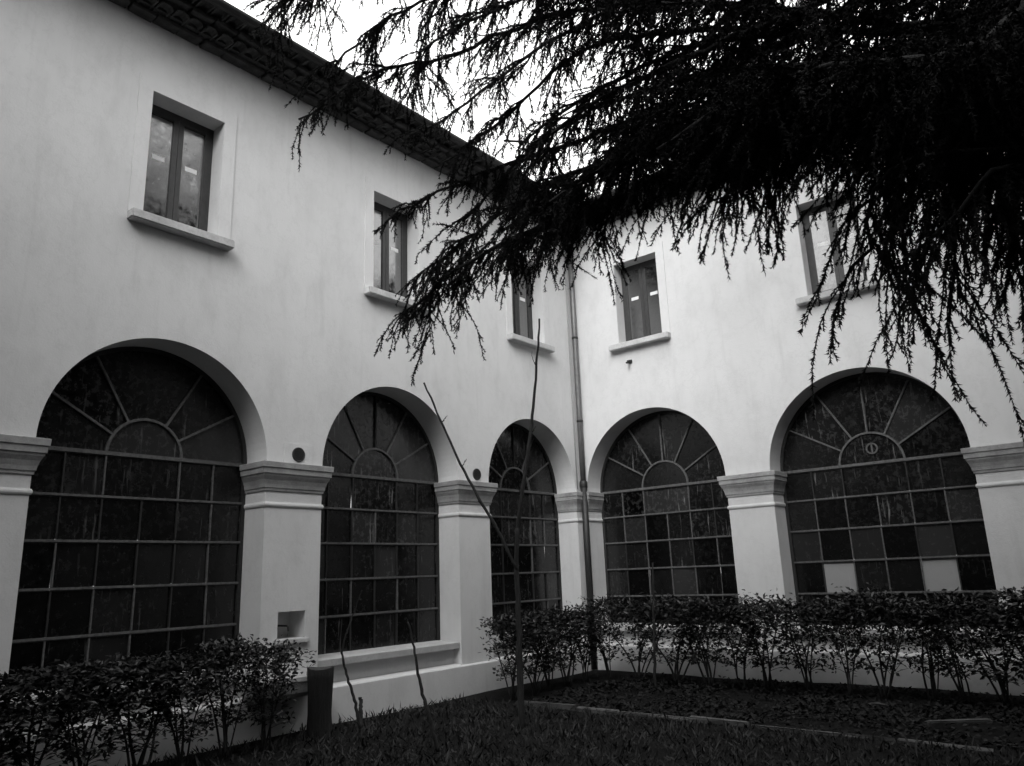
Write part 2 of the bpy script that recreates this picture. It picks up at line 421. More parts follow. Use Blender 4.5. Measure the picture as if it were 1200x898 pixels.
# ------------------------------------------------------------------ upper windows
def upper_window(side, idx, label, stickers):
    f = FL if side == 'L' else FR; c, _ = BAYS[side][idx]; a, b = c-WH, c+WH; o = -WREC
    bm = bmesh.new()
    for lo, hi in (((a, o-.05, W0), (a+.045, o+.01, W1)), ((b-.045, o-.05, W0), (b, o+.01, W1)), ((a+.045, o-.05, W1-.05), (b-.045, o+.01, W1)), ((a+.045, o-.05, W0), (b-.045, o+.01, W0+.04))): box_bm(bm, lo, hi, f)
    win = obj('upper_window', from_bm('upper_window', bm), 'wood', BLD); win['label'] = label
    for k, (s0, s1) in enumerate(((a+.047, c-.004), (c+.004, b-.047))):
        bm = bmesh.new(); z0, z1 = W0+.042, W1-.052; t = .058
        for lo, hi in (((s0, o-.03, z0), (s0+t, o+.018, z1)), ((s1-t, o-.03, z0), (s1, o+.018, z1)), ((s0+t, o-.028, z1-t), (s1-t, o+.016, z1)), ((s0+t, o-.028, z0), (s1-t, o+.016, z0+t+.02))): box_bm(bm, lo, hi, f)
        obj('sash', from_bm('sash', bm), 'wood', win)
        sbox('pane', side, (s0+t-.003, o-.010, z0+t), (s1-t+.003, o-.004, z1-t+.003), 'glass', win, .004)
        if stickers:
            sc = (s0+s1)/2+.01; zz = (W0+W1)/2+.12
            sbox('sticker', side, (sc-.075, o-.0035, zz-.030), (sc+.075, o-.002, zz+.030), 'sticker', win)
    # projecting sill slab and flat plaster surround
    bm = bmesh.new(); box_bm(bm, (a-.16, -WREC+.005, W0-.115), (b+.16, .13, W0-.01), f, .012)
    obj('window_sill', from_bm('window_sill', bm), 'stone', BLD)
    bm = bmesh.new(); t = .16
    for lo, hi in (((a-t, -.02, W0-.008), (a-.002, .014, W1+t)), ((b+.002, -.02, W0-.008), (b+t, .014, W1+t)), ((a-.002, -.02, W1+.002), (b+.002, .014, W1+t))): box_bm(bm, lo, hi, f)
    obj('window_surround', from_bm('window_surround', bm), 'plaster', BLD)
upper_window('L', 0, 'upper window above the arch in the corner', True)
upper_window('L', 1, 'upper window half covered by the drooping cedar tip', True)
upper_window('L', 2, 'upper window with paper stickers reflecting foliage, clear of the cedar', True)
upper_window('L', 3, 'upper window past the end pier', False)
upper_window('R', 0, 'upper window of the right wing next to the downpipe', True)
upper_window('R', 1, 'upper window of the right wing behind cedar twigs', True)
upper_window('R', 2, 'upper window past the right pier', False)

# ------------------------------------------------------------------ eaves: corbelled courses of bricks and round tiles, gutter, roof
def coppo_mesh():
    bm = bmesh.new(); n = 7; rings = []
    for y, r in ((0, .076), (.30, .084)):
        A = [bm.verts.new((rr*math.cos(t), y, rr*math.sin(t)*.8)) for rr in (r, r-.016) for t in np.linspace(0, math.pi, n)]
        rings.append(A)
    A, B = rings
    for j in range(n-1):
        bm.faces.new((A[j], A[j+1], B[j+1], B[j])); bm.faces.new((A[n+j], B[n+j], B[n+j+1], A[n+j+1])); bm.faces.new((B[j], B[j+1], B[n+j+1], B[n+j])); bm.faces.new((A[j], A[n+j], A[n+j+1], A[j+1]))
    for j in (0, n-1): bm.faces.new((A[j], B[j], B[n+j], A[n+j]))
    me = from_bm('roof_tile', bm); me.materials.append(M['tile']); return me
COPPO = coppo_mesh()
def brick_mesh():
    bm = bmesh.new(); box_bm(bm, (-.135, 0, 0), (.135, .30, .045), bev=.005)
    me = from_bm('eave_brick', bm); me.materials.append(M['tile']); return me
BRICK = brick_mesh()
def eaves(side, s0, s1):
    f = FL if side == 'L' else FR
    rz = -math.pi/2 if side == 'L' else math.pi       # local +Y points out into the court
    core = bmesh.new()                                # mortar bed between the courses
    for lo, hi in (((s0, -.3, 8.03), (s1, .10, 8.045)), ((s0, -.3, 8.045), (s1, .2, 8.13)), ((s0, -.3, 8.175), (s1, .36, 8.26))): box_bm(core, lo, hi, f)
    obj('eave_core', from_bm('eave_core', core), 'tile', BLD)
    def lay(name, me, pitch, o0, z, jit):
        s = s0+pitch/2
        while s < s1-pitch/2:
            o = bpy.data.objects.new(name, me); COL.objects.link(o)
            o.location = f((s+random.gauss(0, .004), o0+random.gauss(0, jit), z+random.gauss(0, .003)))
            o.rotation_euler = (random.gauss(0, .02), random.gauss(0, .03), rz+random.gauss(0, .03)); put(o, BLD); s += pitch
    lay('eave_brick', BRICK, .285, -.16, 7.985, .006)
    lay('roof_tile', COPPO, .185, .02, 8.035, .010)
    lay('eave_brick', BRICK, .285, .10, 8.128, .006)
    lay('roof_tile', COPPO, .185, .27, 8.18, .012)
    # gutter: half-round channel
    bm = bmesh.new(); n = 8; st = s0-.3 if side == 'L' else s0
    sec = [(.60+.065*math.cos(t), 8.235+.065*math.sin(t)) for t in np.linspace(math.pi, 2*math.pi, n)]
    sec += [(.60+.058*math.cos(t), 8.235+.058*math.sin(t)) for t in np.linspace(2*math.pi, math.pi, n)]
    A = [bm.verts.new(f((s0, o, z))) for o, z in sec]; B = [bm.verts.new(f((s1, o, z))) for o, z in sec]
    for j in range(len(sec)): k = (j+1) % len(sec); bm.faces.new((A[j], A[k], B[k], B[j]))
    bm.faces.new(A); bm.faces.new(B[::-1])
    obj('gutter', from_bm('gutter', bm), 'gutter', BLD)
    bm = bmesh.new()
    V = [[bm.verts.new(f((s, o, z))) for o, z in ((.56, 8.275), (.56, 8.31), (-4.0, 9.95), (-4.0, 9.9), (-.3, 8.30))] for s in (s0-3.5, s1)]
    for j in range(5): k = (j+1) % 5; bm.faces.new((V[0][j], V[0][k], V[1][k], V[1][j]))
    bm.faces.new(V[0]); bm.faces.new(V[1])
    obj('roof', from_bm('roof', bm), 'tile', BLD)
eaves('L', .56, 13.0); eaves('R', .56, 10.6)
for side, s0, s1 in (('L', 13.0, 15.), ('R', 10.6, 12.7)):
    f = FL if side == 'L' else FR; bm = bmesh.new(); box_bm(bm, (s0+.01, -4, 8.0), (s1, .6, 8.2), f); obj('roof', from_bm('roof', bm), 'tile', BLD)
# two unseen wings closing the court, raised and darkened to shade the walls
bm = bmesh.new(); box_bm(bm, (12.8, -15.0, 0), (13.2, .3, 12.4)); box_bm(bm, (12.2, -15.6, 12.41), (17, .3, 12.7)); obj('wall', from_bm('wall', bm), 'unseen_wing', BLD)
bm = bmesh.new(); box_bm(bm, (-.3, -15.4, 0), (12.79, -15.0, 10.2)); box_bm(bm, (-4, -20, 10.22), (12.19, -14.4, 10.5)); obj('wall', from_bm('wall', bm), 'unseen_wing', BLD)

# ------------------------------------------------------------------ downpipe, cable, vents, hook
dx, dy = .075, -.075
tube('downpipe', [(dx, dy, 8.2), (dx, dy, 6), (dx, dy, 4.5), (dx, dy, 3.16)], .05, 'pipe_up', BLD, 12)
tube('downpipe', [(dx+.006, dy-.006, 3.12), (dx+.006, dy-.006, 2), (dx+.006, dy-.006, .0)], .058, 'pipe_low', BLD, 12)
tube('pipe_collar', [(dx, dy, 3.05), (dx, dy, 3.10), (dx, dy, 3.17), (dx, dy, 3.20)], [.06, .072, .072, .062], 'pipe_low', BLD, 12)
for z in (4.3, 5.9, 7.4): tube('pipe_clip', [(dx, dy, z-.02), (dx, dy, z+.02)], .058, 'pipe_low', BLD, 12)
tube('cable', [(.014, -.19, 7.9), (.013, -.185, 6), (.014, -.19, 4.4), (.013, -.18, 3.05)], .009, 'cable', BLD, 6)
def vent(side, s, z):
    f = FL if side == 'L' else FR; bm = bmesh.new(); box_bm(bm, (s-.20, -.01, z-.115), (s+.20, .010, z+.13), f)
    obj('plaster_patch', from_bm('plaster_patch', bm), 'plaster', BLD)
    bm = bmesh.new(); rings = []
    for o, r in ((.008, .092), (.02, .09), (.024, .08), (.018, .07), (.018, .0001)):
        rings.append([bm.verts.new(f((s+r*math.cos(t), o, z+r*math.sin(t)))) for t in np.linspace(0, 2*math.pi, 20, endpoint=False)])
    for A, B in zip(rings[:-1], rings[1:]):
        for j in range(20): bm.faces.new((A[j], A[(j+1) % 20], B[(j+1) % 20], B[j]))
    for k in range(-2, 3): box_bm(bm, (s-.06, .019, z+k*.024-.005), (s+.06, .025, z+k*.024+.005), f)
    obj('round_vent', from_bm('round_vent', bm), 'vent', BLD)
vent('L', 6.07, 3.12); vent('L', 2.85, 3.12)
bm = bmesh.new()
for (lo, hi) in (((1.15, 0, 5.19), (1.23, .03, 5.25)), ((1.175, .03, 5.20), (1.205, .10, 5.23)), ((1.16, .08, 5.17), (1.22, .12, 5.20))): box_bm(bm, lo, hi, FR, .005)
obj('wall_hook', from_bm('wall_hook', bm), 'iron_dark', BLD)

# ------------------------------------------------------------------ tap niche and stone basin
bm = bmesh.new(); box_bm(bm, (5.85, -.31, .925), (6.33, .05, .978), FL, .008); obj('niche_sill', from_bm('niche_sill', bm), 'stone', BLD)
tap = tube('tap', [FL((6.085, -.33, 1.12)), FL((6.085, -.10, 1.12)), FL((6.085, -.07, 1.11)), FL((6.085, -.06, 1.06))], [.011, .011, .011, .009], 'iron_dark', BLD, 8)
def basin():
    bm = bmesh.new(); a, b, d, z0, z1 = 5.80, 6.72, .40, .385, .60
    out = lambda k, z: [(a+k, .0, z), (a+k, d-k, z), (b-k, d-k, z), (b-k, .0, z)]
    L = [out(.07, z0), out(.03, z0+.05), out(.0, z1-.05), out(-.012, z1-.045), out(-.012, z1), out(.06, z1), out(.075, z1-.13)]
    rings = [[bm.verts.new(FL(p)) for p in l] for l in L]
    for A, B in zip(rings[:-1], rings[1:]):
        for j in range(3): bm.faces.new((A[j], A[j+1], B[j+1], B[j]))
    bm.faces.new(rings[0]); bm.faces.new(rings[-1])
    o = obj('stone_basin', from_bm('stone_basin', bm), 'basin', None)
    tag(o, 'stone wash basin projecting from the pier under the tap niche', 'basin')
basin()

# ------------------------------------------------------------------ ground
def ground():
    n = 90; xs = np.linspace(-6, 22, n); ys = np.linspace(-26, 4, n)
    X, Y = np.meshgrid(xs, ys, indexing='ij')
    Z = -.012+.012*np.sin(X*1.7+.5*Y)*np.cos(Y*1.3)+.006*np.sin(5*X+2*Y)-.012
    V = np.stack([X, Y, Z], -1).reshape(-1, 3); I = np.arange(n*n).reshape(n, n)
    F = np.stack([I[:-1, :-1], I[1:, :-1], I[1:, 1:], I[:-1, 1:]], -1).reshape(-1, 4)
    me = from_arrays('ground', V, F, True); bm = bmesh.new(); bm.from_mesh(me)
    far = [bm.verts.new(p) for p in ((-200, -200, -.05), (200, -200, -.05), (200, 200, -.05), (-200, 200, -.05))]; bm.faces.new(far)
    bm.to_mesh(me); bm.free()
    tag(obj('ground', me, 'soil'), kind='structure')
ground()
edge = empty('bed_edging', (1.17, -3.4, 0)); tag(edge, kind='structure')
x = 1.12; k = 0
for L in (.95, .62, .88, .7, .92, .5, .8):
    bm = bmesh.new(); box_bm(bm, (-L/2+.012, -.035, -.10), (L/2-.012, .035, .05), bev=.012)
    for v in bm.verts: v.co += Vector((random.gauss(0, .004), random.gauss(0, .005), random.gauss(0, .004)))
    o = obj('edging_stone', from_bm('edging_stone', bm), 'kerb', None)
    o.location = (x+L/2, -3.40+random.gauss(0, .012), (-.015, -.03, -.038, -.022, -.045, -.05, -.05)[k]); o.rotation_euler = (random.gauss(0, .03), random.gauss(0, .012), random.gauss(0, .012))
    put(o, edge); x += L; k += 1
bm = bmesh.new(); box_bm(bm, (-.33, -.045, -.06), (.33, .045, .045), bev=.012)
o = obj('edging_stone', from_bm('edging_stone', bm), 'kerb', None); o.location = (6.02, -2.39, -.01); o.rotation_euler = (0, .02, .76); put(o, edge)

# scatter: flat leaf-shaped quads
def leaf_quads(P, D, U, L, Wd, fold=.25):
    """P base, D direction, U up hint; returns V,F (4 verts, 2 tris as one quad folded)"""
    S = np.cross(D, U); S /= np.linalg.norm(S, axis=1)[:, None]+1e-9; Nn = np.cross(S, D)
    mid = P+D*(L*.5)[:, None]
    a = mid+S*(Wd*.5)[:, None]+Nn*(Wd*fold)[:, None]; b = mid-S*(Wd*.5)[:, None]+Nn*(Wd*fold)[:, None]; t = P+D*L[:, None]
    V = np.stack([P, a, t, b], 1).reshape(-1, 3); i = np.arange(len(P))*4
    F = np.vstack([np.stack([i, i+1, i+2], 1), np.stack([i, i+2, i+3], 1)])
    return V, F
def unit(v): return v/(np.linalg.norm(v, axis=1)[:, None]+1e-9)
def blades():
    n = 30000
    P = np.stack([RNG.uniform(.06, 8.2, n), RNG.uniform(-8.2, -3.46, n), np.full(n, -.03)], 1)
    dens = .5+.5*np.sin(P[:, 0]*3.1+np.sin(P[:, 1]*2.3)*2)*np.cos(P[:, 1]*2.7+P[:, 0])
    P = P[RNG.random(n) < .35+.65*dens]; n = len(P)
    D = unit(np.stack([RNG.normal(0, .7, n), RNG.normal(0, .7, n), RNG.uniform(.5, 1.2, n)], 1))
    V, F = leaf_quads(P, D, np.tile([0, 0, 1.0], (n, 1))+RNG.normal(0, .3, (n, 3)), RNG.gamma(3, .022, n).clip(.02, .16), RNG.uniform(.006, .024, n))
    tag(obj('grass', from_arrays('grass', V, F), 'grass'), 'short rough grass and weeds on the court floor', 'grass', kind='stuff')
    n = 9000
    P = np.stack([RNG.uniform(1.1, 7.4, n), RNG.uniform(-3.36, -.3, n), RNG.uniform(-.02, .015, n)], 1)
    P = P[RNG.random(n) < .25+.75*(np.sin(P[:, 0]*2.2)*np.sin(P[:, 1]*3+P[:, 0]) > -.2)]; n = len(P)
    D = unit(np.stack([RNG.normal(0, 1, n), RNG.normal(0, 1, n), RNG.normal(.15, .25, n)], 1))
    V, F = leaf_quads(P, D, np.tile([0, 0, 1.0], (n, 1))+RNG.normal(0, .35, (n, 3)), RNG.uniform(.04, .085, n), RNG.uniform(.025, .05, n))
    tag(obj('leaf_litter', from_arrays('leaf_litter', V, F), 'litter'), 'fallen leaves and low ground cover in the planted bed', 'leaf litter', kind='stuff')
blades()

# ------------------------------------------------------------------ shrubs
def shrub_proto(seed, h=1.12, nst=5, wd=.17):
    rg = np.random.default_rng(seed); root = empty('hedge_shrub')
    tips = []; 
    for s in range(nst):
        a = rg.uniform(0, 2*math.pi); lean = rg.uniform(.05, .26)
        b = np.array([.07*math.cos(a)*rg.random(), .07*math.sin(a)*rg.random(), -.03])
        pts = [b]; d = np.array([math.cos(a)*lean, math.sin(a)*lean, 1.0]); z = h*rg.uniform(.72, .9)
        for k in range(7):
            d = d+np.r_[rg.normal(0, .13, 2), 0]; pts.append(pts[-1]+d/np.linalg.norm(d)*z/7)
        P = smooth_path(pts, 10); tube('stem', P, np.linspace(rg.uniform(.010, .017), .005, 10), 'stem', root, 5)
        for k in range(3, 10):
            for q in range(2):
                an = rg.uniform(0, 2*math.pi); L = rg.uniform(.08, .22)
                tips.append((P[k], P[k]+np.array([math.cos(an)*L, math.sin(an)*L, rg.uniform(.0, .8)*L+.02])))
    # twigs
    Vs, Fs, off = [], [], 0
    for p, q in tips:
        V, F = tube_arrays([p, (p+q)/2+np.array([0, 0, .01]), q], [.004, .003, .0015], 3, False); Vs.append(V); Fs.append(F+off); off += len(V)
    obj('twigs', from_arrays('twigs', np.vstack(Vs), np.vstack(Fs)), 'stem', root)
    # leaves: dense clipped top, sparse below
    n = 640
    P = np.stack([rg.normal(0, .17, n), rg.normal(0, .15, n), h-.02-np.abs(rg.normal(0, .13, n))+.05*np.sin(rg.uniform(0, 6.3)+9*rg.normal(0, .17, n))], 1)
    P[:, 2] -= .25*np.maximum(np.hypot(P[:, 0], P[:, 1])-.3, 0)
    cl = rg.normal(0, .16, (40, 3))*np.array([1, 1, 1.1])+np.array([0, 0, h-.28])     # looser clumps
    m = 430; Q = cl[rg.integers(0, 40, m)]+rg.normal(0, .045, (m, 3))
    tt = np.array([q for p, q in tips]); Q2 = tt[rg.integers(0, len(tt), 520)]+rg.normal(0, .035, (520, 3))
    P = np.vstack([P, Q, Q2]); P = P[(P[:, 2] > .22) & (P[:, 2] < h+.09)]; n = len(P)
    D = unit(np.stack([rg.normal(0, 1, n), rg.normal(0, 1, n), rg.normal(.15, .6, n)], 1)+unit(P*np.array([1, 1, 0]))*.6)
    V, F = leaf_quads(P, D, np.tile([0, 0, 1.0], (n, 1))+rg.normal(0, .5, (n, 3)), rg.uniform(.04, .085, n), rg.uniform(.022, .042, n))
    obj('foliage', from_arrays('foliage', V, F), 'leaf', root)
    return root
def copy_thing(root, loc, rz, sc):
    r = root.copy(); COL.objects.link(r); r.location = loc; r.rotation_euler = (0, 0, rz); r.scale = sc
    for ch in root.children:
        c = ch.copy(); COL.objects.link(c); c.parent = r
    return r
protos = [shrub_proto(s, 1.12, n) for s, n in ((3, 5), (5, 6), (9, 4), (14, 5))]
used = set(); RS = random.Random(4)
def shrub(x, y, h, label, group):
    k = RS.randrange(4); rz = RS.uniform(0, 6.28); s = h/1.12; w = RS.uniform(.85, 1.3)
    if k not in used:
        used.add(k); r = protos[k]; r.location = (x, y, 0); r.rotation_euler = (0, 0, rz); r.scale = (w, w, s)
    else: r = copy_thing(protos[k], (x, y, 0), rz, (w, w, s))
    tag(r, label, 'shrub', group)
ORD = ['first', 'second', 'third', 'fourth', 'fifth', 'sixth', 'seventh', 'eighth', 'ninth', 'tenth', 'eleventh', 'twelfth', 'thirteenth', 'fourteenth', 'fifteenth', 'sixteenth', 'seventeenth', 'eighteenth']
x = .95; k = 0
while x < 7.5:
    shrub(x, -.95+RS.gauss(0, .05), 1.14+RS.gauss(0, .05), '%s shrub from the corner downpipe in the leafy hedge before the right wing' % ORD[k], 'hedge in front of the right wing')
    k += 1; x += .43+RS.gauss(0, .07)
for k, y in enumerate((-3.12, -2.68, -2.22, -1.8, -1.35)):
    shrub(.78+RS.gauss(0, .04), y, 1.04+RS.gauss(0, .045), '%s shrub from the sapling in the short leafy row before the corner arch' % ORD[k], 'hedge at the corner arch')
y = -6.78; k = 0
while y > -9.8:
    shrub(.62+RS.gauss(0, .05), y, 1.0+RS.gauss(0, .05), '%s shrub from the stone basin in the leafy row before the wide arched window' % ORD[k], 'shrubs by the stone basin')
    k += 1; y -= .43+RS.gauss(0, .06)

# ------------------------------------------------------------------ stump, sapling, sticks
def stump():
    root = empty('tree_stump', (.49, -6.02, 0)); n = 28; bm = bmesh.new(); rings = []
    prof = [(-.06, .15), (.04, .135), (.2, .125), (.4, .13), (.58, .14), (.675, .143), (.68, .135)]
    for z, r in prof:
        rings.append([bm.verts.new((r*(1+.05*math.sin(3*t+1)+.03*math.sin(9*t+z*4)+.02*math.sin(17*t))*math.cos(t), r*(1+.05*math.sin(3*t+1)+.03*math.sin(9*t+z*4))*math.sin(t), z+(.012*math.sin(t*2) if z > .6 else 0))) for t in np.linspace(0, 2*math.pi, n, endpoint=False)])
    for A, B in zip(rings[:-1], rings[1:]):
        for j in range(n): bm.faces.new((A[j], A[(j+1) % n], B[(j+1) % n], B[j]))
    o = obj('trunk', from_bm('trunk', bm, True), 'stumpb', None); o.parent = root
    bm = bmesh.new(); bm.faces.new([bm.verts.new((.136*math.cos(t), .136*math.sin(t), .676+.012*math.sin(2*t))) for t in np.linspace(0, 2*math.pi, n, endpoint=False)])
    o = obj('cut_face', from_bm('cut_face', bm), 'cut', None); o.parent = root
    tag(root, 'dark sawn-off tree stump standing next to the stone basin', 'stump')
stump()
def stick_thing(name, label, cat, base, strokes, mat='sapl'):
    root = empty(name, (float(base[0]), float(base[1]), 0)); tag(root, label, cat)
    for nm, pts, r0, r1 in strokes:
        P = [at_plane(px, py, base)+np.array([0, 0, 0]) for px, py in pts]
        dirn = ray(*pts[0]); 
        P = [p+dirn*random.gauss(0, .02) for p in P]
        if nm == 'trunk': P[0][2] = min(P[0][2], -.03)
        Q = smooth_path(P, 26); Q[1:-1] += RNG.normal(0, .004, (24, 3))
        r = np.linspace(r0, r1, 26)*(1+.14*np.sin(np.arange(26)*2.3)*(np.arange(26) % 3 == 0))
        o = tube(nm, Q, r, mat, root, 7)
b = on_ground(612, 853)
stick_thing('sapling', 'thin bare sapling forking low, one straight arm leaning towards the arches', 'sapling', b, [
    ('trunk', [(612, 853), (610, 800), (608, 740), (605, 662), (606, 620)], .038, .026),
    ('stem', [(605, 640), (611, 580), (622, 510), (628, 440), (632, 374)], .025, .013),
    ('branch', [(606, 668), (585, 625), (566, 592), (541, 548), (518, 495), (497, 449)], .019, .012),
    ('twig', [(541, 548), (547, 538)], .007, .003), ('twig', [(622, 510), (628, 499)], .007, .003), ('twig', [(611, 580), (606, 570)], .007, .003), ('twig', [(629, 432), (624, 420), (623, 412)], .006, .002), ('twig', [(566, 592), (560, 588)], .007, .003), ('twig', [(518, 495), (524, 487)], .006, .002)])
b = on_ground(427, 872)
stick_thing('bare_stick', 'crooked bare stick with a short stub beside the stump', 'stick', b, [
    ('trunk', [(427, 872), (421, 850), (416, 822), (407, 795), (400, 764)], .019, .012),
    ('twig', [(400, 766), (406, 742), (416, 715), (424, 692)], .010, .004),
    ('stub', [(425, 866), (423, 845), (422, 817)], .022, .020)])
b = on_ground(514, 878)
stick_thing('bare_stick', 'slim bare stick leaning in the grass between stump and sapling', 'stick', b, [
    ('trunk', [(514, 878), (502, 838), (492, 800), (487, 768), (478, 730)], .021, .010)])
b = on_ground(768, 806)
stick_thing('thin_stake', 'thin upright stake rising out of the hedge before the right wing', 'stake', b, [
    ('trunk', [(768, 806), (767, 760), (766, 710), (765, 660)], .022, .013)])
b = np.array([5.02, -1.3, 0])
bm_p = [np.array([4.98, -1.75, .02]), np.array([5.10, -1.78, .035]), np.array([5.22, -1.83, .03])]
tag(tube('fallen_twig', bm_p, [.012, .016, .008], 'kerb', None, 6), 'short pale twig lying on the dark bed soil', 'twig')

# ------------------------------------------------------------------ cedar
TR = np.array([8.75, -5.35, 0.0])
CED = empty('cedar_tree', tuple(TR)); tag(CED, 'big dark cedar with drooping needle-covered branches hanging over the court', 'tree')
tz = np.linspace(-.1, 15, 18)
tube('trunk', np.stack([TR[0]+.08*np.sin(tz*.5), TR[1]+.06*np.cos(tz*.4)-.06, tz], 1), .34*(1-tz/16.5)+.02, 'cbark', CED, 14)
def spray(P0, D0, L, K, droop, wob):
    """march M branchlets K steps; returns (M,K+1,3)"""
    M_ = len(P0); P = np.zeros((M_, K+1, 3)); P[:, 0] = P0; d = unit(D0)
    for k in range(K):
        d = unit(d+np.array([0, 0, -1.])*droop[:, None]+RNG.normal(0, wob, (M_, 3))); P[:, k+1] = P[:, k]+d*(L/K)[:, None]
    return P
def needles(A, B, step, nl, nw, per):
    L = np.linalg.norm(B-A, axis=1); n = np.maximum(1, np.round(L/step+RNG.random(len(L))-.5).astype(int))
    idx = np.repeat(np.arange(len(A)), n*per); t = RNG.random(len(idx))
    D = unit(B-A)[idx]; P = A[idx]+(B-A)[idx]*t[:, None]
    X = RNG.normal(0, 1, (len(idx), 3)); X = unit(X-D*(X*D).sum(1)[:, None])
    T = unit(X*1.0+D*RNG.uniform(.4, 1.6, len(idx))[:, None]); S = unit(np.cross(T, RNG.normal(0, 1, (len(idx), 3))))
    l = RNG.uniform(.6, 1.1, len(idx))*nl
    V = np.stack([P-S*(nw/2), P+S*(nw/2), P+T*l[:, None]], 1).reshape(-1, 3)
    return V
def flat_twigs(P, w0, w1):
    """thin crossed ribbons along polylines (M,K,3)"""
    A = P[:, :-1].reshape(-1, 3); B = P[:, 1:].reshape(-1, 3); D = unit(B-A); S = unit(np.cross(D, np.array([.31, .2, .93])))
    K = P.shape[1]-1; w = np.tile(np.linspace(w0, w1, K), len(P))[:, None]
    out = []
    for Sx in (S, np.cross(D, S)):
        out.append(np.stack([A-Sx*w, A+Sx*w, B+Sx*w], 1)); out.append(np.stack([A-Sx*w, B+Sx*w, B-Sx*w], 1))
    return np.concatenate(out).reshape(-1, 3)
NTRI = [0]
def along(P, t):
    u = t*(len(P)-1); i = np.minimum(u.astype(int), len(P)-2); fr = (u-i)[:, None]
    return P[i]*(1-fr)+P[i+1]*fr, unit(P[i+1]-P[i])
def along_many(B, per, lo=0.0):
    """random points on polylines B (M,K,3), per[i] of them each -> points, tangents, fraction"""
    idx = np.repeat(np.arange(len(B)), per); t = RNG.uniform(lo, 1, len(idx)); K = B.shape[1]-1
    u = t*K; k = np.minimum(u.astype(int), K-1); fr = (u-k)[:, None]
    a, b = B[idx, k], B[idx, k+1]
    return a*(1-fr)+b*fr, unit(b-a), t, idx
DOWN = np.array([0, 0, -1.0]); STEP_N = .0145
def limb(path, r0, bough=(.9, .4), bstep=.2, bdroop=.05, blen=(.34, .22), step=.045, droop=.16, sub=1.0, down=.25, t0=.0, tipr=.010, lat=1.0, nd=1.0, nl=1.12):
    """limb > boughs to both sides > hanging branchlets > side shoots, all clad in short needles"""
    path = np.asarray(path, float); Ltot = np.linalg.norm(np.diff(path, axis=0), axis=1).sum()
    P = smooth_path(path, max(12, int(Ltot/.15))); P[2:-1] += RNG.normal(0, .012, (len(P)-3, 3))+.07*np.sin(np.linspace(0, 1, len(P)-3)[:, None]*RNG.uniform(6, 16)*np.ones((1, 3))+RNG.uniform(0, 6.3, 3))*np.linspace(.3, 1, len(P)-3)[:, None]
    br = tube('branch', P, np.linspace(r0, tipr, len(P)), 'cbark', CED, 7)
    nb = max(4, int(Ltot*(1-t0)/bstep)); t = np.sort(RNG.uniform(t0, .97, nb)); base, T = along(P, t)
    Lat = unit(np.cross(T, np.array([0, 0, 1.0]))); sg = np.where(np.arange(nb) % 2 == 0, -1., 1.)[:, None]
    D = T*RNG.uniform(.5, 1.1, nb)[:, None]+Lat*sg*lat*RNG.uniform(.3, 1.0, nb)[:, None]+DOWN*(down*RNG.uniform(-.3, 1.2, nb))[:, None]
    bl = (bough[0]+(bough[1]-bough[0])*t)*RNG.uniform(.45, 1.2, nb)
    BB = spray(base, D, bl, 10, np.full(nb, bdroop), .07)
    tris = [flat_twigs(BB, .011, .004)]
    # branchlets on boughs and on the limb itself
    p1, d1, f1, i1 = along_many(BB, np.maximum(2, (bl/step).astype(int)))
    tl = RNG.uniform(t0, 1, int(Ltot*(1-t0)/step*.8)); p2, d2 = along(P, tl)
    p = np.vstack([p1, p2]); d = np.vstack([d1, d2]); n = len(p); tf = np.r_[t[i1], tl]
    X = unit(np.cross(d, np.array([0, 0, 1.]))+1e-6)*np.where(RNG.random(n) < .5, -1., 1.)[:, None]
    D = d*RNG.uniform(.5, 1.2, n)[:, None]+X*RNG.uniform(.1, 1.0, n)[:, None]+DOWN*(RNG.uniform(-.25, 1.5, n)*down)[:, None]+RNG.normal(0, .2, (n, 3))
    L = (blen[0]+(blen[1]-blen[0])*tf)*RNG.gamma(3.0, 1/3.0, n).clip(.3, 2.0)
    B = spray(p, D, L, 6, droop*RNG.uniform(.4, 1.7, n), .10)
    tris.append(flat_twigs(B, .0055, .0025))
    BB2 = BB
    tris.append(needles(BB2[:, :-1].reshape(-1, 3), BB2[:, 1:].reshape(-1, 3), STEP_N/nd, .030*nl, .010, 3))
    tris.append(needles(B[:, :-1].reshape(-1, 3), B[:, 1:].reshape(-1, 3), STEP_N/nd, .029*nl, .010, 3))
    per = RNG.poisson((L/.13)*sub); q, e, fq, iq = along_many(B, per)
    if len(q):
        X = RNG.normal(0, 1, (len(q), 3)); X[:, 2] *= .5; X = unit(X-e*(X*e).sum(1)[:, None])
        sl_ = RNG.uniform(.06, .20, len(q))*(1-.55*fq)
        Sb = spray(q, e*1.1+X*.7+DOWN*.25, sl_, 3, np.full(len(q), droop), .1)
        tris.append(flat_twigs(Sb, .004, .002))
        tris.append(needles(Sb[:, :-1].reshape(-1, 3), Sb[:, 1:].reshape(-1, 3), STEP_N/nd, .026*nl, .010, 3))
    V = np.concatenate(tris); F = np.arange(len(V)).reshape(-1, 3); NTRI[0] += len(F)
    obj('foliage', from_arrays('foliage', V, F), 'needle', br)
def px_path(z0, pts):
    """limb from the trunk at height z0 through photo directions at given distances"""
    return [TR+np.array([0, 0, z0])]+[at_dist(*p) for p in pts]
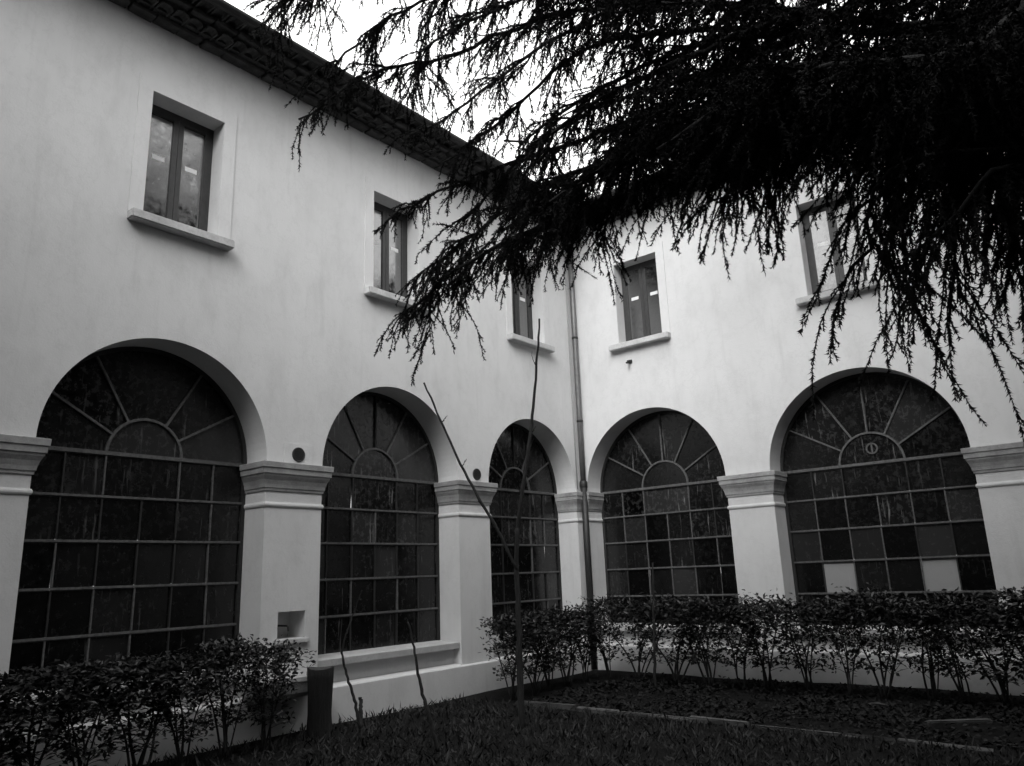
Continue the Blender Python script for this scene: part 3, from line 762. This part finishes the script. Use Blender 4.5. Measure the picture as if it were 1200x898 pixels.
# main drooping limbs seen in the photograph: (height on trunk, path, radius, bough lengths, bough step, branchlet lengths, options)
LIMBS = [
 (5.0, [(1180, 140, 6.0), (1000, 140, 6.2), (850, 172, 6.5), (720, 222, 6.8), (620, 272, 7.0), (545, 322, 7.1), (505, 350, 7.2), (486, 372, 7.2)], .07, (.9, .45), .10, (.42, .30), {}),
 (5.3, [(1180, 95, 6.2), (1000, 110, 6.5), (880, 130, 6.8), (760, 170, 7.0), (660, 218, 7.2), (590, 258, 7.3), (545, 292, 7.3), (515, 320, 7.3)], .06, (.85, .45), .10, (.40, .30), {}),
 (5.2, [(1100, 130, 5.8), (960, 120, 6.0), (850, 122, 6.2), (760, 145, 6.4), (690, 188, 6.5), (640, 232, 6.5), (605, 268, 6.5)], .05, (.8, .4), .12, (.40, .28), {}),
 (5.6, [(1180, 60, 6.4), (980, 80, 6.9), (820, 112, 7.3), (700, 152, 7.6), (600, 182, 7.9), (545, 205, 8.0), (490, 232, 8.0), (455, 258, 8.0)], .05, (.8, .2), .14, (.38, .18), dict(droop=.13)),
 (6.2, [(1000, 20, 6.8), (850, 22, 7.2), (740, 45, 7.5), (655, 78, 7.7), (600, 122, 7.8), (555, 160, 7.8), (520, 190, 7.8)], .04, (.55, .25), .2, (.40, .26), dict(down=.45)),
 (6.8, [(900, -60, 7.0), (760, -20, 7.4), (650, 18, 7.7), (580, 55, 7.9), (530, 80, 8.0), (470, 86, 8.1), (420, 96, 8.1), (375, 118, 8.1), (350, 140, 8.1)], .04, (.6, .3), .15, (.42, .26), dict(down=.55)),
 (7.2, [(800, -90, 7.2), (620, -40, 7.6), (520, -5, 7.9), (455, 25, 8.0), (410, 60, 8.0), (385, 92, 8.0)], .035, (.55, .35), .15, (.38, .28), dict(down=.55, droop=.2)),
 (7.4, [(700, -110, 7.4), (560, -70, 7.8), (450, -40, 8.1), (370, -12, 8.3), (325, 10, 8.3)], .03, (.5, .3), .15, (.42, .34), dict(down=.65, droop=.22)),
 (6.0, [(1100, 30, 6.2), (950, 45, 6.6), (820, 60, 7.0), (720, 90, 7.2), (640, 130, 7.3), (590, 165, 7.3)], .045, (.6, .3), .2, (.40, .26), dict(down=.4)),
 (5.9, [(1180, 80, 5.4), (1080, 75, 5.5), (960, 70, 5.6), (860, 82, 5.8), (780, 105, 6.0)], .05, (.8, .45), .11, (.42, .30), {}),
 (6.3, [(1180, 20, 5.6), (1060, 30, 5.8), (940, 15, 6.0), (820, 5, 6.3), (700, 10, 6.6)], .045, (.75, .4), .12, (.40, .28), {}),
 (6.6, [(1180, -40, 5.8), (1080, -30, 6.0), (960, -30, 6.2), (840, -40, 6.5), (700, -40, 6.8), (600, -10, 7.0)], .045, (.7, .4), .13, (.40, .28), dict(down=.4)),
 (6.4, [(1150, 60, 5.0), (1050, 60, 5.0), (930, 90, 5.2), (840, 130, 5.4), (770, 175, 5.6)], .045, (.7, .4), .12, (.40, .28), {}),
 (6.9, [(880, -40, 7.6), (740, 0, 8.0), (640, 50, 8.3), (570, 105, 8.5), (520, 140, 8.5), (480, 158, 8.5)], .04, (.5, .25), .22, (.38, .26), dict(down=.5)),
 (7.0, [(820, -60, 6.6), (700, -20, 6.9), (600, 5, 7.2), (530, 35, 7.4), (490, 62, 7.5)], .035, (.55, .35), .16, (.38, .28), dict(down=.5)),
 (5.0, [(1200, 120, 6.6), (1130, 120, 7.0), (1040, 130, 7.4), (960, 140, 7.6), (900, 160, 7.7)], .04, (.7, .4), .2, (.40, .30), dict(down=.3, step=.06)),
 (5.5, [(1000, 90, 5.4), (900, 115, 5.6), (800, 150, 5.9), (720, 190, 6.1), (660, 235, 6.2)], .045, (.7, .4), .11, (.40, .30), {}),
 (6.1, [(950, 10, 5.8), (850, 40, 6.1), (760, 75, 6.4), (690, 105, 6.6), (640, 150, 6.7), (600, 200, 6.8)], .04, (.55, .3), .2, (.40, .28), dict(down=.4)),
 (5.7, [(900, 60, 7.0), (800, 90, 7.5), (710, 120, 7.9), (640, 165, 8.1), (580, 215, 8.2), (530, 262, 8.2)], .04, (.5, .3), .2, (.38, .26), dict(down=.4)),
 # curtains hanging on the trunk side
 (4.9, [(1180, 150, 5.6), (1080, 150, 5.6), (980, 165, 5.7), (900, 185, 5.8), (862, 210, 5.9), (842, 238, 5.9)], .03, (.7, .4), .17, (.50, .40), dict(droop=.18, down=.5, bdroop=.13, step=.065, nl=1.1, nd=1.25)),
 (4.6, [(1180, 165, 5.2), (1120, 175, 5.2), (1065, 195, 5.3), (1025, 230, 5.3), (1003, 272, 5.3), (996, 315, 5.3)], .025, (.8, .5), .18, (.52, .46), dict(droop=.18, down=.55, bdroop=.18, sub=.6, step=.068, nl=1.1, nd=1.25)),
 (4.4, [(1210, 195, 4.9), (1165, 205, 4.9), (1125, 225, 5.0), (1088, 262, 5.0), (1058, 305, 5.0)], .025, (.6, .45), .17, (.52, .48), dict(droop=.18, down=.55, bdroop=.2, sub=.6, step=.068, nl=1.1, nd=1.25)),
 (4.5, [(1230, 180, 5.6), (1185, 190, 5.7), (1155, 215, 5.8), (1135, 250, 5.8)], .025, (.7, .5), .16, (.52, .44), dict(droop=.18, down=.55, bdroop=.18, sub=.6, step=.068, nl=1.1, nd=1.25)),
 (5.4, [(1190, 100, 6.4), (1150, 110, 6.4), (1110, 140, 6.4), (1060, 165, 6.4)], .03, (.7, .4), .2, (.42, .34), dict(droop=.16, down=.4, bdroop=.08, step=.06)),
]
for z0, pts, r0, bo, bs, bl, kw in LIMBS:
    kw = dict(dict(bdroop=.05, step=.045), **kw)
    limb(px_path(z0, pts), r0, bo, bs, blen=bl, **kw)
# rest of the crown, out of the frame
for az, z, Ln in ((168, 9.2, 5.2), (158, 10.3, 4.6), (176, 11.4, 4.2), (150, 12.2, 3.4)):
    hd = np.array([math.cos(R_(az)), math.sin(R_(az)), 0]); b0 = TR+np.array([0, 0, z])
    limb([b0, b0+hd*Ln*.4+np.array([0, 0, .25]), b0+hd*Ln*.75+np.array([0, 0, .1]), b0+hd*Ln+np.array([0, 0, -.35])], .06, (1.0, .4), .2, .05, (.42, .3), .07, sub=.5, t0=.08, nd=.5)
for k in range(24):
    a = k*2.4+.3; z = 6.6+k*.32; Ln = 6.2*(1-(z-6)/13)+.5
    an = math.atan2(math.sin(a), math.cos(a)); hd = np.array([math.cos(a), math.sin(a), 0])
    if z < 8.4 and hd[0] < -.1: z += 1.9                       # the photograph shows open sky below these
    b0 = TR+np.array([0, 0, z]); limb([b0, b0+hd*Ln*.4+np.array([0, 0, .35]), b0+hd*Ln*.75+np.array([0, 0, .25]), b0+hd*Ln+np.array([0, 0, -.25])], .07, (1.2, .6), .24, .04, (.42, .3), .085, sub=.5, t0=.08, nd=.42)
